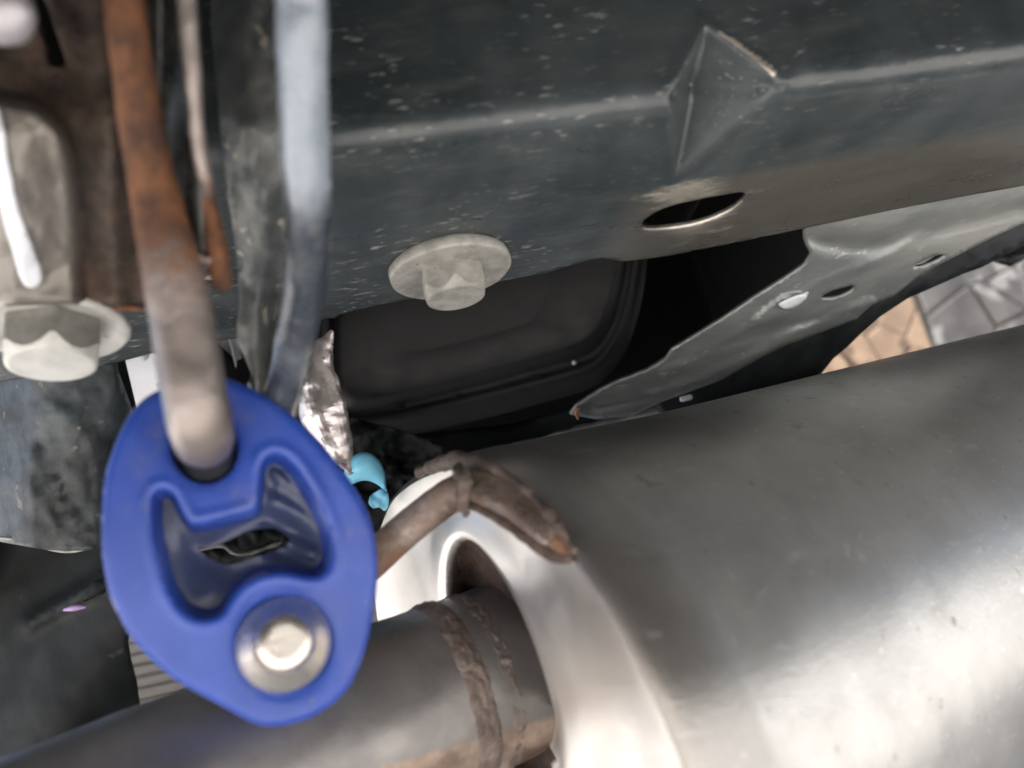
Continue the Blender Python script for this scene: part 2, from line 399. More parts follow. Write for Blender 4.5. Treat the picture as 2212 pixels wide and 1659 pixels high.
def rail_pt(s, t):
    # profile: t < 0 side wall, t > 0 lower face, rounded in between
    q = RB*math.pi/4; D = 0.0
    if t < -q: y, z, ny, nz = 0, -t+0-q+RB-0.0, -1, 0; y = 0; z = RB+(-t-q)
    elif t > q: y, z, ny, nz = RB+(t-q), 0, 0, -1
    else:
        a = (t+q)/(2*q)*math.pi/2; y = RB-RB*math.cos(a); z = RB-RB*math.sin(a); ny, nz = -math.cos(a), -math.sin(a)
    # stamped dart across the bend
    # its own left/right flank widths differ
    wdt = DW*1.35 if s > dcx(t) else DW*1.15
    L = DL if t < 0 else DL*1.75
    k = 1-abs(s-dcx(t))/wdt-abs(t)/L
    if k > 0:
        k2 = k if k > .12 else k*k/.24+.06*(k/.12)*(1-k/.12)*0+(.06 if False else 0)
        D = (k-.06 if k > .12 else k*k/.24)*.0197
        y += D*.72; z += D*.72
    else:
        # slight swelling of the metal round the dart
        pass
    kk = max(0, 1-abs(k+.02)/.30); sw = (.0005+(.0009 if (t < 0 and s > dcx(t)) else 0))*kk*kk*(3-2*kk); y += ny*sw; z += nz*sw
    # hole rolled inward, and a shallow saddle round it
    if t > 0:
        dx, dy = (s-hc[0]), (t-hc[1])
        e = math.exp(-(dx/.020)**2-(dy/.028)**2); z -= .0022*e
        z += .0007*math.sin(s*31+1.3)*min(1, t/.02)
        rt = (t-.06)/.05; z -= .0012*math.exp(-rt*rt)
    else:
        y += .0006*math.sin(s*23)*min(1, -t/.02)
    z += .0004*noise.noise(Vector((s*45, t*60, 1)))
    return Vector((s, Y0+y, ZB+z))
outl = [(max(-.20, min(.36, a)), b) for a, b in outl]
dia = np.array([(DX-DW*.9, 0), (dcx(DL*1.75), DL*1.75), (DX+DW*1.35, 0), (dcx(-DL), -DL)])
V, T = cdt(outl, [hole2], .0024, rings=[np.array([(dcx(t)+q, t) for t in np.linspace(-DL, DL*1.75, 90)]) for q in (-.0011, 0, .0011)]+[densify((dia-[DX, 0])*q+[DX, 0], .0009) for q in (.80, .88, .94, .98, 1.02, 1.07, 1.14, 1.22, 1.32)])
rail = thing('frame_rail', 'long dark grey painted car frame rail with a stamped dart and an oval hole', 'frame rail', (.05, .2, .42))
def rail_sheen(a, t):  # highlight on the dart edge and sheen round the hole, painted as bare metal
    k = 1-abs(a-dcx(t))/(DW*1.35)-abs(t)/DL
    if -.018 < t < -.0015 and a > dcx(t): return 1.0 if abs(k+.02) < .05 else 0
    if t < .012: return 0
    dx, dy = a-hc[0]+(.004 if t < hc[1] else -.006)*abs(t-hc[1])/.02, t-hc[1]
    return .9*math.exp(-(dx/.019)**2-(dy/.030)**2)*sstep(t, .022, .038)
o = build('rail_pressing', [rail_pt(a, b) for a, b in V], [t[::-1] for t in T], M_RAIL, rail, wear_sheen=[rail_sheen(a, b) for a, b in V])
at = o.data.attributes.new('tan_sheen', 'FLOAT', 'POINT')  # mask of the painted tan reflection at the lower right
at.data.foreach_set('value', [sstep(a, .055, .115)*sstep(b, .030, .052)*(0.35 if 1-abs(a-dcx(b))/(DW*1.35)-abs(b)/(DL*1.75) > -.05 else 1) for a, b in V])
s_ = o.modifiers.new('thickness', 'SOLIDIFY'); s_.thickness = .002; s_.offset = -1
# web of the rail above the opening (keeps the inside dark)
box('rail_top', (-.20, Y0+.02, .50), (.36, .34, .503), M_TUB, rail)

# dark inner tub seen through the openings; sides and top added to shut out light
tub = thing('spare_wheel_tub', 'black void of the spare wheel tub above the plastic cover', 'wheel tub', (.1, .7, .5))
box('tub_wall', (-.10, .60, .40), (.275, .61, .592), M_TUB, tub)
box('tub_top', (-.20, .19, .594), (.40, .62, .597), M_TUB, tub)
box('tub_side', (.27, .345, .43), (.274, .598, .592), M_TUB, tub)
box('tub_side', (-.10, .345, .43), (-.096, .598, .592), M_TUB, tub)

# ------------------------------------------------------------------ black plastic cover behind the rail
def cover():
    t = thing('plastic_cover', 'matt black plastic cover with ribbed rounded lower edge behind the rail', 'plastic cover', tuple(W(1000, 760, .46)))
    P0 = W(1000, 760, .46); n = Vector(R[:, 2].tolist())@Matrix.Identity(3)
    def corner(pts): return smooth_closed(pts, 5)
    face = corner([(722, 500), (722, 640), (722, 760), (728, 830), (748, 862), (790, 866), (900, 845), (1050, 806), (1180, 770), (1240, 752), (1275, 735), (1305, 700), (1330, 640), (1345, 560), (1350, 470), (1000, 420)])
    step_ = corner([(708, 500), (708, 640), (706, 760), (712, 850), (735, 888), (790, 896), (900, 876), (1050, 840), (1180, 806), (1260, 782), (1290, 765), (1322, 720), (1348, 650), (1362, 560), (1368, 470), (1000, 405)])
    fl = corner([(690, 500), (690, 640), (690, 770), (698, 880), (726, 915), (790, 918), (900, 902), (1050, 868), (1180, 835), (1262, 812), (1300, 790), (1340, 735), (1366, 655), (1380, 560), (1386, 470), (1000, 395)])
    out = corner([(640, 500), (640, 640), (650, 780), (668, 900), (705, 945), (790, 950), (900, 936), (1050, 903), (1180, 868), (1270, 842), (1310, 815), (1356, 750), (1384, 660), (1398, 560), (1402, 470), (1000, 385)])
    def lay(c, d): return [W(u, v, d) for u, v in c]
    cen = np.array([1020, 650]); inner = [cen+(p-cen)*.94 for p in face]
    i2 = [cen+(p-cen)*.5 for p in face]
    rings = [lay(i2, .462), lay(inner, .460), lay(face, .4615), lay([(a+b)/2 for a, b in zip(face, step_)], .468), lay(step_, .470), lay([s_+(f_-s_)*.2 for s_, f_ in zip(step_, fl)], .4675), lay(fl, .468), lay([a+(b-a)*.12 for a, b in zip(fl, out)], .474), lay(out, .476)]
    o = loft('cover_shell', rings, M_BLACKPL, t)
    build('cover_panel', [tuple(p) for p in lay(i2, .462)], [tuple(range(len(i2)))[::-1]], M_BLACKPL, t)
    for (u, v, r) in [(1157, 812, 8), (866, 882, 6), (1180, 770, 5), (985, 856, 4)]:
        tube('clip_slot', [W(u-r, v+1, .4665), W(u+r, v-2, .4665)], [.0012, .0012], M_TUB, t, 8, 2)
    tube('rivet', [W(1240, 783, .468), W(1240, 783, .464)], [.0016, .0012], M_WHITE, t, 10, 2)
    return t
cover()
# ledge below the cover: dark crossing plate just over the muffler
led = thing('floor_ledge', 'dark dusty floor ledge running just above the muffler', 'floor ledge', tuple(W(1000, 960, .44)))
def ledfn(u, v):
    d = .49+.04*noise.noise(Vector((u*.004, v*.01, 3)))*.3
    return W(u, v, d)
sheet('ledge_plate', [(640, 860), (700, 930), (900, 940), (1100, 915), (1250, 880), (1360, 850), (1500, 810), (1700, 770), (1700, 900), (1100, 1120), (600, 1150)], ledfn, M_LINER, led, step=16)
tube('ledge_flange', [W(1180, 945, .46), W(1260, 930, .455), (W(1370, 905, .45)), W(1480, 875, .44), W(1600, 835, .43), W(1660, 815, .43)], [.002, .004, .005, .0045, .004, .003], M_MEMBER, led, 10, 6, rough=.002, rscale=120)

M_TUBEH = simple('dull grey hem', (.05, .05, .048), (.12, .12, .11), 120)
sh = thing('dark_backing', 'dark crinkled backing sheet added for darkness, glimpsed behind the blue isolator and cyan tape', 'dark backing', tuple(W(600, 1100, .40)))
def shf(u, v): return W(u, v, .40+.010*noise.noise(Vector((u*.012, v*.02, 3)))+.006*noise.noise(Vector((u*.05, v*.09, 8))))
sheet('backing_sheet', [(390, 880), (560, 850), (760, 900), (960, 960), (960, 1120), (830, 1180), (780, 1330), (430, 1350), (380, 1200)], shf, M_LINER, sh, step=9, thick=.001)  # dark sheet added so that no sky shows through the slit
tube('backing_hem', [shf(420, 1195)-FWD*.002, shf(480, 1175)-FWD*.003, shf(520, 1195)-FWD*.003, shf(580, 1180)-FWD*.003, shf(640, 1160)-FWD*.002], [.0008, .0012, .0008, .0012, .0006], M_TUBEH, sh, 10, 6, rough=.001, rscale=200)

# ------------------------------------------------------------------ cross member on the right, beyond the opening
def member():
    t = thing('cross_member', 'dusty grey perforated cross member slanting down to the right of the black opening', 'cross member', tuple(W(1750, 680, .42)))
    out = [(1232, 896), (1244, 878), (1262, 866), (1300, 842), (1345, 820), (1400, 800), (1440, 775), (1452, 756), (1475, 742), (1560, 690), (1640, 636), (1700, 598), (1738, 572), (1752, 550), (1748, 520), (1733, 470), (1900, 430), (2250, 360), (2300, 400), (2260, 460), (2212, 482), (2130, 520), (2060, 556), (1990, 592), (1930, 640), (1880, 660), (1850, 690), (1790, 712), (1700, 745), (1640, 775), (1560, 820), (1480, 850), (1430, 868), (1370, 896), (1290, 906)]
    h1 = smooth_closed([(1773, 643), (1790, 632), (1820, 622), (1845, 617), (1840, 628), (1815, 640), (1790, 645)], 3)
    h2 = smooth_closed([(1974, 575), (2000, 560), (2030, 551), (2042, 552), (2020, 565), (1990, 576)], 3)
    rg1 = smooth_open([(1440, 800), (1560, 740), (1700, 655), (1770, 610), (1900, 560), (2000, 500), (2060, 470)], 4)
    rg2 = smooth_open([(1470, 775), (1600, 735), (1720, 700), (1850, 675)], 4)
    lipA = smooth_open([(1744, 505), (1800, 525), (1900, 530), (1960, 510), (2000, 500), (2100, 480), (2212, 450)], 4)
    emb = smooth_closed([(1620, 700), (1670, 655), (1700, 640), (1735, 645), (1715, 668), (1660, 700)], 4)
    low = smooth_open([(1290, 880), (1420, 850), (1560, 800), (1700, 728), (1880, 652)], 4)
    def fn(u, v):
        p = np.array([[u, v]])
        # a plane that recedes to the right of the opening
        base = on_plane(u, v, W(1745, 540, .33), Vector((.10, -.42, -.90)).normalized())
        k = 0
        d1 = dist_poly(p, rg1, False)[0]; k += .0016*max(0, 1-d1/14)
        d2 = dist_poly(p, lipA, False)[0]; k -= .0035*math.exp(-(d2/20)**2)
        if v < np.interp(u, lipA[:, 0], lipA[:, 1]) and u > 1730: k += .0040*sstep(d2, 0, 40)
        d3 = dist_poly(p, emb)[0]; ins = inside(p, emb)[0]; k += .0030*(1 if ins else max(0, 1-d3/7))
        d4 = dist_poly(p, low, False)[0]; k += .003*max(0, 1-d4/16)
        d5 = dist_poly(p, rg2, False)[0]; k -= .0015*max(0, 1-d5/12)
        k += (.0016*noise.fractal(Vector((u*.012, v*.02, 5)), 1, 2, 4) if u < 1480 else .0004*noise.noise(Vector((u*.012, v*.02, 5))))
        return base - FWD*k
    sheet('member_pressing', out, fn, M_MEMBER, t, [h1, h2], step=7, thick=.0018)
    # black sealed seam beneath
    so = [(1400, 860), (1500, 810), (1640, 745), (1790, 690), (1850, 670), (1930, 620), (2060, 540), (2212, 465), (2260, 440), (2260, 505), (2212, 530), (2120, 578), (2080, 592), (2040, 610), (1960, 645), (1900, 685), (1860, 720), (1830, 750), (1800, 775), (1780, 800), (1700, 900), (1500, 980)]
    def fs(u, v):
        b = on_plane(u, v, W(1745, 600, .37), Vector((.10, -.50, -.85)).normalized())
        return b
    sheet('seam_flange', so, fs, M_SEAM, t, step=14, thick=.003)
    sheet('painted_glint', smooth_closed([(1674, 660), (1700, 646), (1735, 634), (1742, 636), (1728, 652), (1706, 668), (1684, 670)], 3), lambda u, v: fn(u, v)-FWD*.0016, M_WHITE, t, step=7, thick=.0008)  # white sheet laid on the pressing as a painted glint
    tube('tip_drip', [fn(1248, 884)-FWD*.001, fn(1244, 890)-FWD*.002, fn(1248, 904)-FWD*.001], [.0008, .0012, .0006], M_RODTIP, t, 8, 4)
    return t
M_RODTIP = simple('orange rust fleck', (.30, .13, .06), (.42, .20, .10), 300, (.6, .8))
member()
dot = tube('white_glint', [W(1474, 862, .40), W(1490, 858, .40)], [.0016, .0016], M_WHITE, None, 12, 3)  # small white bar added for a bright glint
tag(dot, 'painted glint, a tiny white bar peeking over the top edge of the muffler', 'clip')
rg = thing('trailing_bracket', 'small black rubber mount piece at the far right end of the cross member', 'mount', tuple(W(2190, 540, .5)))
sheet('mount_plate', [(2150, 560), (2175, 530), (2212, 500), (2280, 470), (2280, 560), (2212, 552), (2180, 575)], lambda u, v: W(u, v, .52+.01*math.sin(u*.05)), M_SEAM, rg, step=12, thick=.004)

# ------------------------------------------------------------------ flagstone wall outdoors beyond the car
def stone_wall():
    n = Vector((0, -1, 0)); P = W(1990, 690, 3.0)
    yw = P.y
    t = thing('flagstone_wall', 'flagstone wall outdoors, tan stones left and grey stones right, seen past the muffler', 'stone wall', (P.x, yw, 0))
    a = on_plane(1740, 830, P, n); b = on_plane(2330, 430, P, n)
    jx = on_plane(1996, 700, P, n).x
    box('mortar', (a.x-2.5, yw+.006, 0), (b.x+2.5, yw+.12, b.z+.45), M_MORTAR, t)
    rs = random.Random(5); cell = .20; seeds = []
    x0, x1, z0, z1 = a.x-.55, b.x+.10, a.z-.35, b.z+.15
    nx = int((x1-x0)/cell)+1; nz = int((z1-z0)/cell)+1
    for i in range(nx):
        for j in range(nz):
            seeds.append((x0+(i+rs.uniform(.05, .95))*cell, z0+(j+rs.uniform(.0, 1.3))*cell*.85))
    for k, (sx, sz) in enumerate(seeds):
        left = sx < jx
        poly = [Vector((x0, z0)), Vector((x1, z0)), Vector((x1, z1)), Vector((x0, z1))]
        def clip(poly, c, nn):
            out = []
            for i in range(len(poly)):
                p, q = poly[i], poly[(i+1) % len(poly)]; dp = (p-c).dot(nn); dq = (q-c).dot(nn)
                if dp <= 0: out.append(p)
                if dp*dq < 0: out.append(p+(q-p)*(dp/(dp-dq)))
            return out
        s = Vector((sx, sz))
        for l, (ox, oz) in enumerate(seeds):
            if l == k or not poly or (ox < jx) != left: continue
            o_ = Vector((ox, oz)); d = (o_-s)
            if d.length > cell*3.5: continue
            poly = clip(poly, (s+o_)/2-d.normalized()*.0035, d.normalized())
        poly = clip(poly, Vector((jx+(-.012 if left else .012), 0)), Vector((1 if left else -1, 0)))
        if len(poly) < 3: continue
        c = sum(poly, Vector((0, 0)))/len(poly); h = rs.uniform(.010, .028)
        ring = []
        for q_ in poly: ring.append(q_)
        V_ = [(q_.x, yw+.006, q_.y) for q_ in ring]+[(q_.x, yw-h+.005, q_.y) for q_ in ring]
        V_ += [((q_-c).x*.9+c.x, yw-h+rs.uniform(-.002, .002), (q_-c).y*.9+c.y) for q_ in ring]; nn = len(ring)
        F_ = []
        for lv in (0, 1):
            for i in range(nn):
                j = (i+1) % nn; F_.append((lv*nn+i, lv*nn+j, lv*nn+nn+j, lv*nn+nn+i))
        F_.append(tuple(range(2*nn, 3*nn)))
        build('stone', V_, F_, M_TAN if left else M_GREYST, t, False)
    return t
stone_wall()
# board wall low on the left, white panel beside it
def boards():
    P = W(330, 1440, .72)
    t = thing('board_fence', 'weathered grey board fence seen low left between black liner and blue hanger', 'fence', (P.x, P.y, 0))
    box('backing_panel', (P.x-.125, P.y+.021, .02), (P.x+.145, P.y+.0215, P.z+.09), M_BOARD, t)
    z = P.z-.20; k = 0
    while z < P.z+.09:
        h = .0090; x0 = P.x-.12; x1 = P.x+.14
        box('board', (x0, P.y+.002*(k % 2), z), (x1, P.y+.02, z+h), M_BOARD, t); z += h+.0018; k += 1
    box('backing_rail', (P.x-.11, P.y+.022, .02), (P.x-.09, P.y+.05, P.z+.09), M_BOARD, t)
    box('backing_rail', (P.x+.10, P.y+.022, .02), (P.x+.12, P.y+.05, P.z+.09), M_BOARD, t)
boards()
def panel():
    P = W(300, 820, .46); t = thing('white_board', 'bright white board with grey smudged marks beyond the bolt and the hanger rod', 'board', tuple(P))
    f = lambda dd: (lambda u, v: W(u, v, .46-dd+.0010*(v-820)))
    sheet('panel_board', [(190, 640), (460, 600), (560, 1000), (250, 1020)], f(0), M_PANEL, t, step=40, thick=.006)
    for pts in ([(302, 756), (320, 754), (322, 770), (312, 780), (304, 774)], [(332, 748), (352, 742), (356, 758), (345, 768), (334, 764)], [(338, 830), (360, 826), (366, 845), (358, 862), (348, 852)], [(346, 862), (362, 858), (366, 874), (352, 884)], [(354, 800), (372, 794), (374, 812), (362, 816)]):
        sheet('smudge', smooth_closed(pts, 4), f(.0015), M_MARKS, t, step=8, thick=.0006)
panel()

# ------------------------------------------------------------------ dark parts low on the left
def lowleft():
    t = thing('bumper_mount_tube', 'scuffed blue grey square tube hanging below the white washer bolt', 'mount tube', tuple(W(120, 1000, .36)))
    L_, R_ = [(-60, 690), (-60, 1240)], [(246, 700), (252, 800), (270, 900), (262, 1000), (256, 1100), (250, 1190)]
    def fn(u, v):
        k = (u-100)/150; d = .335+.012*abs(k)**4 + (.0 if u > 70 else (70-u)*.00022)
        d += .0035*noise.fractal(Vector((u*.012, v*.008, 2)), 1, 2, 4)
        return W(u, v, d)
    sheet('tube_face', [(-60, 690), (246, 690), (256, 800), (292, 900), (262, 1000), (256, 1100), (250, 1196), (200, 1190), (100, 1188), (0, 1170), (-60, 1160)], fn, M_TUBE, t, step=9, thick=.002)
    def f2(u, v): return W(u, v, .36+.0002*(u-246))
    sheet('tube_side', [(240, 690), (250, 690), (300, 900), (330, 1000), (330, 1200), (246, 1200)], f2, M_LINER, t, step=16, thick=.002)
    wr = tube('thin_wire', [W(-30, 1160, .345), W(20, 1163, .345), (W(60, 1172, .345)), W(110, 1186, .344), W(150, 1191, .344), W(190, 1184, .343), W(215, 1176, .343), W(300, 1170, .35)], [.0008]*8, M_WIRE, None, 8, 6)
    tag(wr, 'thin grey wire sagging below the scuffed square tube', 'wire')
    t = thing('bumper_liner', 'black dirty plastic bumper liner low on the left behind the blue hanger', 'bumper liner', tuple(W(120, 1350, .42)))
    def f3(u, v):
        d = .42+.02*math.sin(u*.011+v*.006)+.003*noise.fractal(Vector((u*.006, v*.007, 7)), 1, 2, 3)
        d2 = dist_poly(np.array([[u, v]]), [(60, 1350), (130, 1310), (200, 1270), (260, 1230)], False)[0]; d -= .012*math.exp(-(d2/18)**2)
        return W(u, v, d)
    sheet('liner_skin', [(-80, 1130), (60, 1140), (300, 1150), (330, 1200), (290, 1300), (276, 1390), (285, 1430), (296, 1470), (304, 1530), (-80, 1700)], f3, M_LINER, t, step=10, thick=.002)
    tube('lilac_tape', [W(140, 1317, .395), W(162, 1313, .394), W(183, 1311, .395)], [.0008, .0016, .0008], M_LILAC, t, 10, 4)
    tube('liner_clip', [W(185, 1290, .392), W(215, 1268, .39), W(262, 1250, .392)], [.002, .004, .003], M_LINER, t, 10, 4, rough=.002)
M_TUBE = simple('scuffed blue grey paint', (.014, .017, .018), (.055, .070, .078), 30, (.38, .6), 0, 260, .5, .0006, None, (90, .66, (.16, .13, .09)), thr=(.38, .66))
lowleft()

# ------------------------------------------------------------------ bolts
def hexpts(r, round_=.06, n=6):
    P = []
    for k in range(6):
        a = math.radians(60*k+12)
        P.append((r*math.cos(a), r*math.sin(a)))
    out = []
    for i in range(6):
        a = np.array(P[i]); b = np.array(P[(i+1) % 6])
        for t in np.linspace(round_, 1-round_, n): out.append(a+(b-a)*t)
    return out
def bolt(name, label, loc, rot, fr, fth, dish, hr, hh, mf, mh, mflat, tilt=(0, 0)):
    t = bpy.data.objects.new(name, None); COL.objects.link(t); t.location = loc; t.empty_display_size = .01
    t['label'] = label; t['category'] = 'bolt'; t['group'] = 'bolts screwed up into the frame rail'
    t.rotation_euler = (tilt[0], tilt[1], rot)
    def mk(nm, V_, F_, mt, sm=True):
        me = bpy.data.meshes.new(nm); me.from_pydata([tuple(v) for v in V_], [], F_); me.update()
        me.materials.append(mt); me.polygons.foreach_set('use_smooth', [sm]*len(me.polygons))
        o = bpy.data.objects.new(nm, me); COL.objects.link(o); o.parent = t; return o
    def lathe(nm, prof, mt, seg=72, wob=.00012):
        V_, F_ = [], []
        for k, (r, z) in enumerate(prof):
            for i in range(seg):
                a = 2*math.pi*i/seg; rr = r+wob*noise.noise(Vector((math.cos(a)*3, math.sin(a)*3, k*.3)))*3
                V_.append((rr*math.cos(a), rr*math.sin(a), z+wob*noise.noise(Vector((math.cos(a)*2, math.sin(a)*2, k*.7+9)))*2))
        for k in range(len(prof)-1):
            for i in range(seg):
                j = (i+1) % seg; F_.append((k*seg+i, k*seg+j, (k+1)*seg+j, (k+1)*seg+i))
        return mk(nm, V_, [f[::-1] for f in F_], mt)
    # z grows upwards, the head hangs down
    lathe('flange', [(fr*.5, .0), (fr*.97, 0), (fr, -.0006), (fr+.0001, -fth*.5), (fr, -fth+.0005), (fr*.975, -fth), (fr*.93, -fth-.0001), (fr*.8, -fth+dish*.5), (hr*1.05, -fth+dish), (hr*.5, -fth+dish)], mf)
    z0 = -fth+dish; z1 = z0-hh; H = hexpts(hr); n = len(H)
    rad = [np.hypot(*p) for p in H]; rin = hr*.866
    def cap_(p, lim): 
        r = np.hypot(*p); return p if r <= lim else p/r*lim
    rings = [[(p[0], p[1], z0) for p in H]]
    # chamfer cuts the corners in arcs: lower edge of each flat follows the cone
    def chz(p): return z1+.0012+(max(0, (np.hypot(*p)-rin))/(hr-rin))*.0040
    rings.append([(p[0], p[1], z0-(z0-chz(p))*.5) for p in H])
    rings.append([(p[0], p[1], chz(p)) for p in H])
    rings.append([(*cap_(p*.985, rin*.985), z1+.0003) for p in H])
    rings.append([(*cap_(p*.93, rin*.93), z1) for p in H])
    rings.append([(*cap_(p*.86, rin*.84), z1+.00015) for p in H])
    V_ = [q for r in rings for q in r]; F_ = []
    for k in range(2, len(rings)-1):
        for i in range(n):
            j = (i+1) % n; F_.append((k*n+i, (k+1)*n+i, (k+1)*n+j, k*n+j))
    F_.append(tuple(range((len(rings)-1)*n, len(rings)*n))[::-1])
    head = mk('hex_head', V_, F_, mh, True)
    V2 = [q for r in rings[:3] for q in r]; F2 = []
    for k in (0, 1):
        for i in range(n):
            j = (i+1) % n; F2.append((k*n+i, (k+1)*n+i, (k+1)*n+j, k*n+j))
    s2 = mk('hex_side', V2, F2, mflat, False)
    # pressed round shadow marks on the flats (forged flats are slightly dished)
    for f in s2.data.polygons: pass
    return t
P = on_z(970, 566, ZB)
bolt('flange_bolt', 'beige flanged hex bolt under the middle of the dark frame rail', (P.x, P.y, ZB-.0005), math.radians(20), .0222, .0045, .0006, .0124, .0105, M_ZINC, M_ZINC, M_ZINC)
P = W(118, 722, .212)
bolt('flange_bolt', 'white washered hex bolt at the left edge below the brown hanger bracket', (P.x, P.y, P.z+.003), math.radians(44),   .0196, .0026, .0020, .0132, .0125, M_ZINCW, M_ZINCW, M_FLAT, (math.radians(-3), math.radians(5)))

# ------------------------------------------------------------------ hanger bracket on the left
def DB(u, v, y=.150, far=.203):
    r = R @ ray(u, v); dy = y/r[1]; k = sstep(v, 230, 640)
    return dy*(1-k)+far*k
def bracket():
    t = thing('exhaust_hanger_bracket', 'brown rusty steel exhaust hanger bracket with a bent rod and a white paint stroke', 'hanger bracket', tuple(W(150, 400, .2)))
    arc = smooth_open([(-40, 205), (30, 205), (90, 225), (140, 270), (165, 340), (178, 450), (182, 560), (185, 690)], 5)
    def prof(u, v):
        p = np.array([[u, v]]); dA = dist_poly(p, arc, False)[0]
        return dA
    pan = np.array([(-200, 205), (30, 205), (90, 225), (140, 270), (165, 340), (178, 450), (182, 560), (185, 800), (-200, 800)])
    def fn(u, v):
        dA = prof(u, v); ins = inside(np.array([[u, v]]), pan)[0]
        d = DB(u, v)
        # the embossed panel stands forward of the rest, its shoulder is a rounded step
        s = sstep(dA if ins else -dA, -10, 34)
        d -= .009*s
        d -= .003*math.exp(-((u-235-(v-330)*.06)/28)**2)*(1 if v > 100 else .6)
        d += .006*sstep(u, 245, 300)
        if ins: d -= .003*math.exp(-((u-30)/90)**2)
        d += .0016*noise.fractal(Vector((u*.012, v*.010, 1)), 1, 2, 4)
        # curl into the bolted foot at the bottom
        d += .010*sstep(v, 640, 672)**2
        return W(u, v, d)
    def wr(u, v):
        dA = prof(u, v); ins = inside(np.array([[u, v]]), pan)[0]
        a = .25 if ins else .72
        if ins: a += .35*math.exp(-(dA/26)**2)
        a += .25*sstep(v, 610, 665)*sstep(u, 120, 250)
        return a
    notch = [(62, -20), (88, -20), (118, 60), (141, 128), (138, 142), (110, 142), (98, 110)]
    sheet('bracket_plate', [(-90, -420), (335, -420), (345, 120), (352, 300), (350, 480), (345, 664), (300, 666), (230, 662), (150, 658), (60, 660), (-90, 668)], fn, M_BRK, t, [smooth_closed(notch, 2)], step=8, thick=.003, wear_sheen=wr)
    # rolled rusty bottom edge
    tube('plate_edge', [W(-60, 667, .211), W(60, 661, .211), W(160, 660, .211), W(250, 664, .210), W(325, 667, .209)], [.0008, .0009, .0009, .0010, .0010], M_RUSTEDGE, t, 10, 8, wear_sheen=lambda p, k: .45+.4*k)
    # dark backing seen through the notch
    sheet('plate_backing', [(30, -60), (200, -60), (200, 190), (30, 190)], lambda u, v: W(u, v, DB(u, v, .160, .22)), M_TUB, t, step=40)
    # white paint stroke
    st = smooth_open([(-22, 215), (-8, 260), (4, 330), (16, 400), (32, 470), (52, 530), (70, 585), (75, 602)], 6)
    wd = [16, 17, 18, 19, 20, 22, 25, 22]
    wds = np.interp(np.linspace(0, 7, len(st)), range(8), wd)
    tn = np.gradient(st, axis=0); tn /= np.linalg.norm(tn, axis=1)[:, None]; nn = np.c_[-tn[:, 1], tn[:, 0]]
    tip = [st[-1]+tn[-1]*22*math.sin(a)+nn[-1]*22*math.cos(a) for a in np.linspace(.25, math.pi-.25, 8)]
    out = [a+b*c for a, b, c in zip(st, nn, wds)]+[np.array(q) for q in tip]+[a-b*c for a, b, c in zip(st[::-1], nn[::-1], wds[::-1])]
    sheet('paint_stroke', out, lambda u, v: fn(u, v)-FWD*.0012, M_WHITE, t, step=9, thick=.0006)
    # rod: rusty above, worn bright below, bends back into the blue hanger
    pts = [(205, -420, .131, 42), (262, -60, .143, 42), (275, 60, .146, 42), (290, 160, .149, 44), (310, 290, .153, 46), (333, 410, .157, 50), (358, 520, .159, 57), (380, 620, .159, 63), (402, 740, .159, 66), (419, 840, .158, 66.5), (430, 900, .1585, 66.5), (437, 930, .162, 65), (440, 945, .168, 62.5), (441, 952, .178, 59), (441, 955, .205, 51)]
    RR = [r*d/F for _, _, d, r in pts]
    def rw(p, k):
        return .24+.58*(1-sstep(k, .35, .64))
    tube('hanger_rod', [W(u, v, d) for u, v, d, _ in pts], RR, M_ROD, t, 40, 8, wear_sheen=rw, rough=.00018, rscale=160)
    # side strip with rolled edge
    sp = [(375, -420, .134, 20), (400, -60, .145, 20), (408, 60, .148, 20), (418, 180, .151, 18), (428, 290, .155, 17), (440, 380, .160, 18), (455, 470, .163, 20), (468, 540, .164, 24), (476, 590, .165, 24), (480, 610, .165, 20)]
    tube('rolled_strip', [W(u, v, d) for u, v, d, _ in sp], [r*d/F for _, _, d, r in sp], M_ROD, t, 20, 8, wear_sheen=lambda p, k: .2+.6*sstep(k, .47, .66), rough=.00025, rscale=200)
    sheet('web_plate', smooth_closed([(270, -420), (380, -420), (420, 180), (432, 300), (446, 420), (452, 520), (448, 560), (432, 568), (412, 552), (396, 500), (370, 380), (340, 260), (320, 100)], 3), lambda u, v: W(u, v, .150+.00003*v+.003*math.sin(u*.04)), M_GLOSSD, t, step=10, thick=.002)
    tube('weld_bead', [W(398, 500, .163), W(408, 530, .163), W(420, 552, .163), W(436, 562, .163), W(450, 566, .164)], [.0010, .0014, .0018, .0018, .0012], M_ROD, t, 14, 6, wear_sheen=lambda p, k: .35, rough=.0012, rscale=500)
    # domed nut head in the corner
    o = tube('domed_nut', [W(2, 20, .140), W(6, 32, .133)], [.0060, .0052], M_ZINCG, t, 28, 4, cap=.5)
    return t
M_RUSTEDGE = steel_rust('rusty bottom edge', ((.30, .24, .19), (.42, .36, .30)), ORG, .6, .3)
M_ZINCG = simple('lilac grey metal', (.34, .32, .34), (.44, .42, .44), 80, (.3, .45), .6)
bracket()

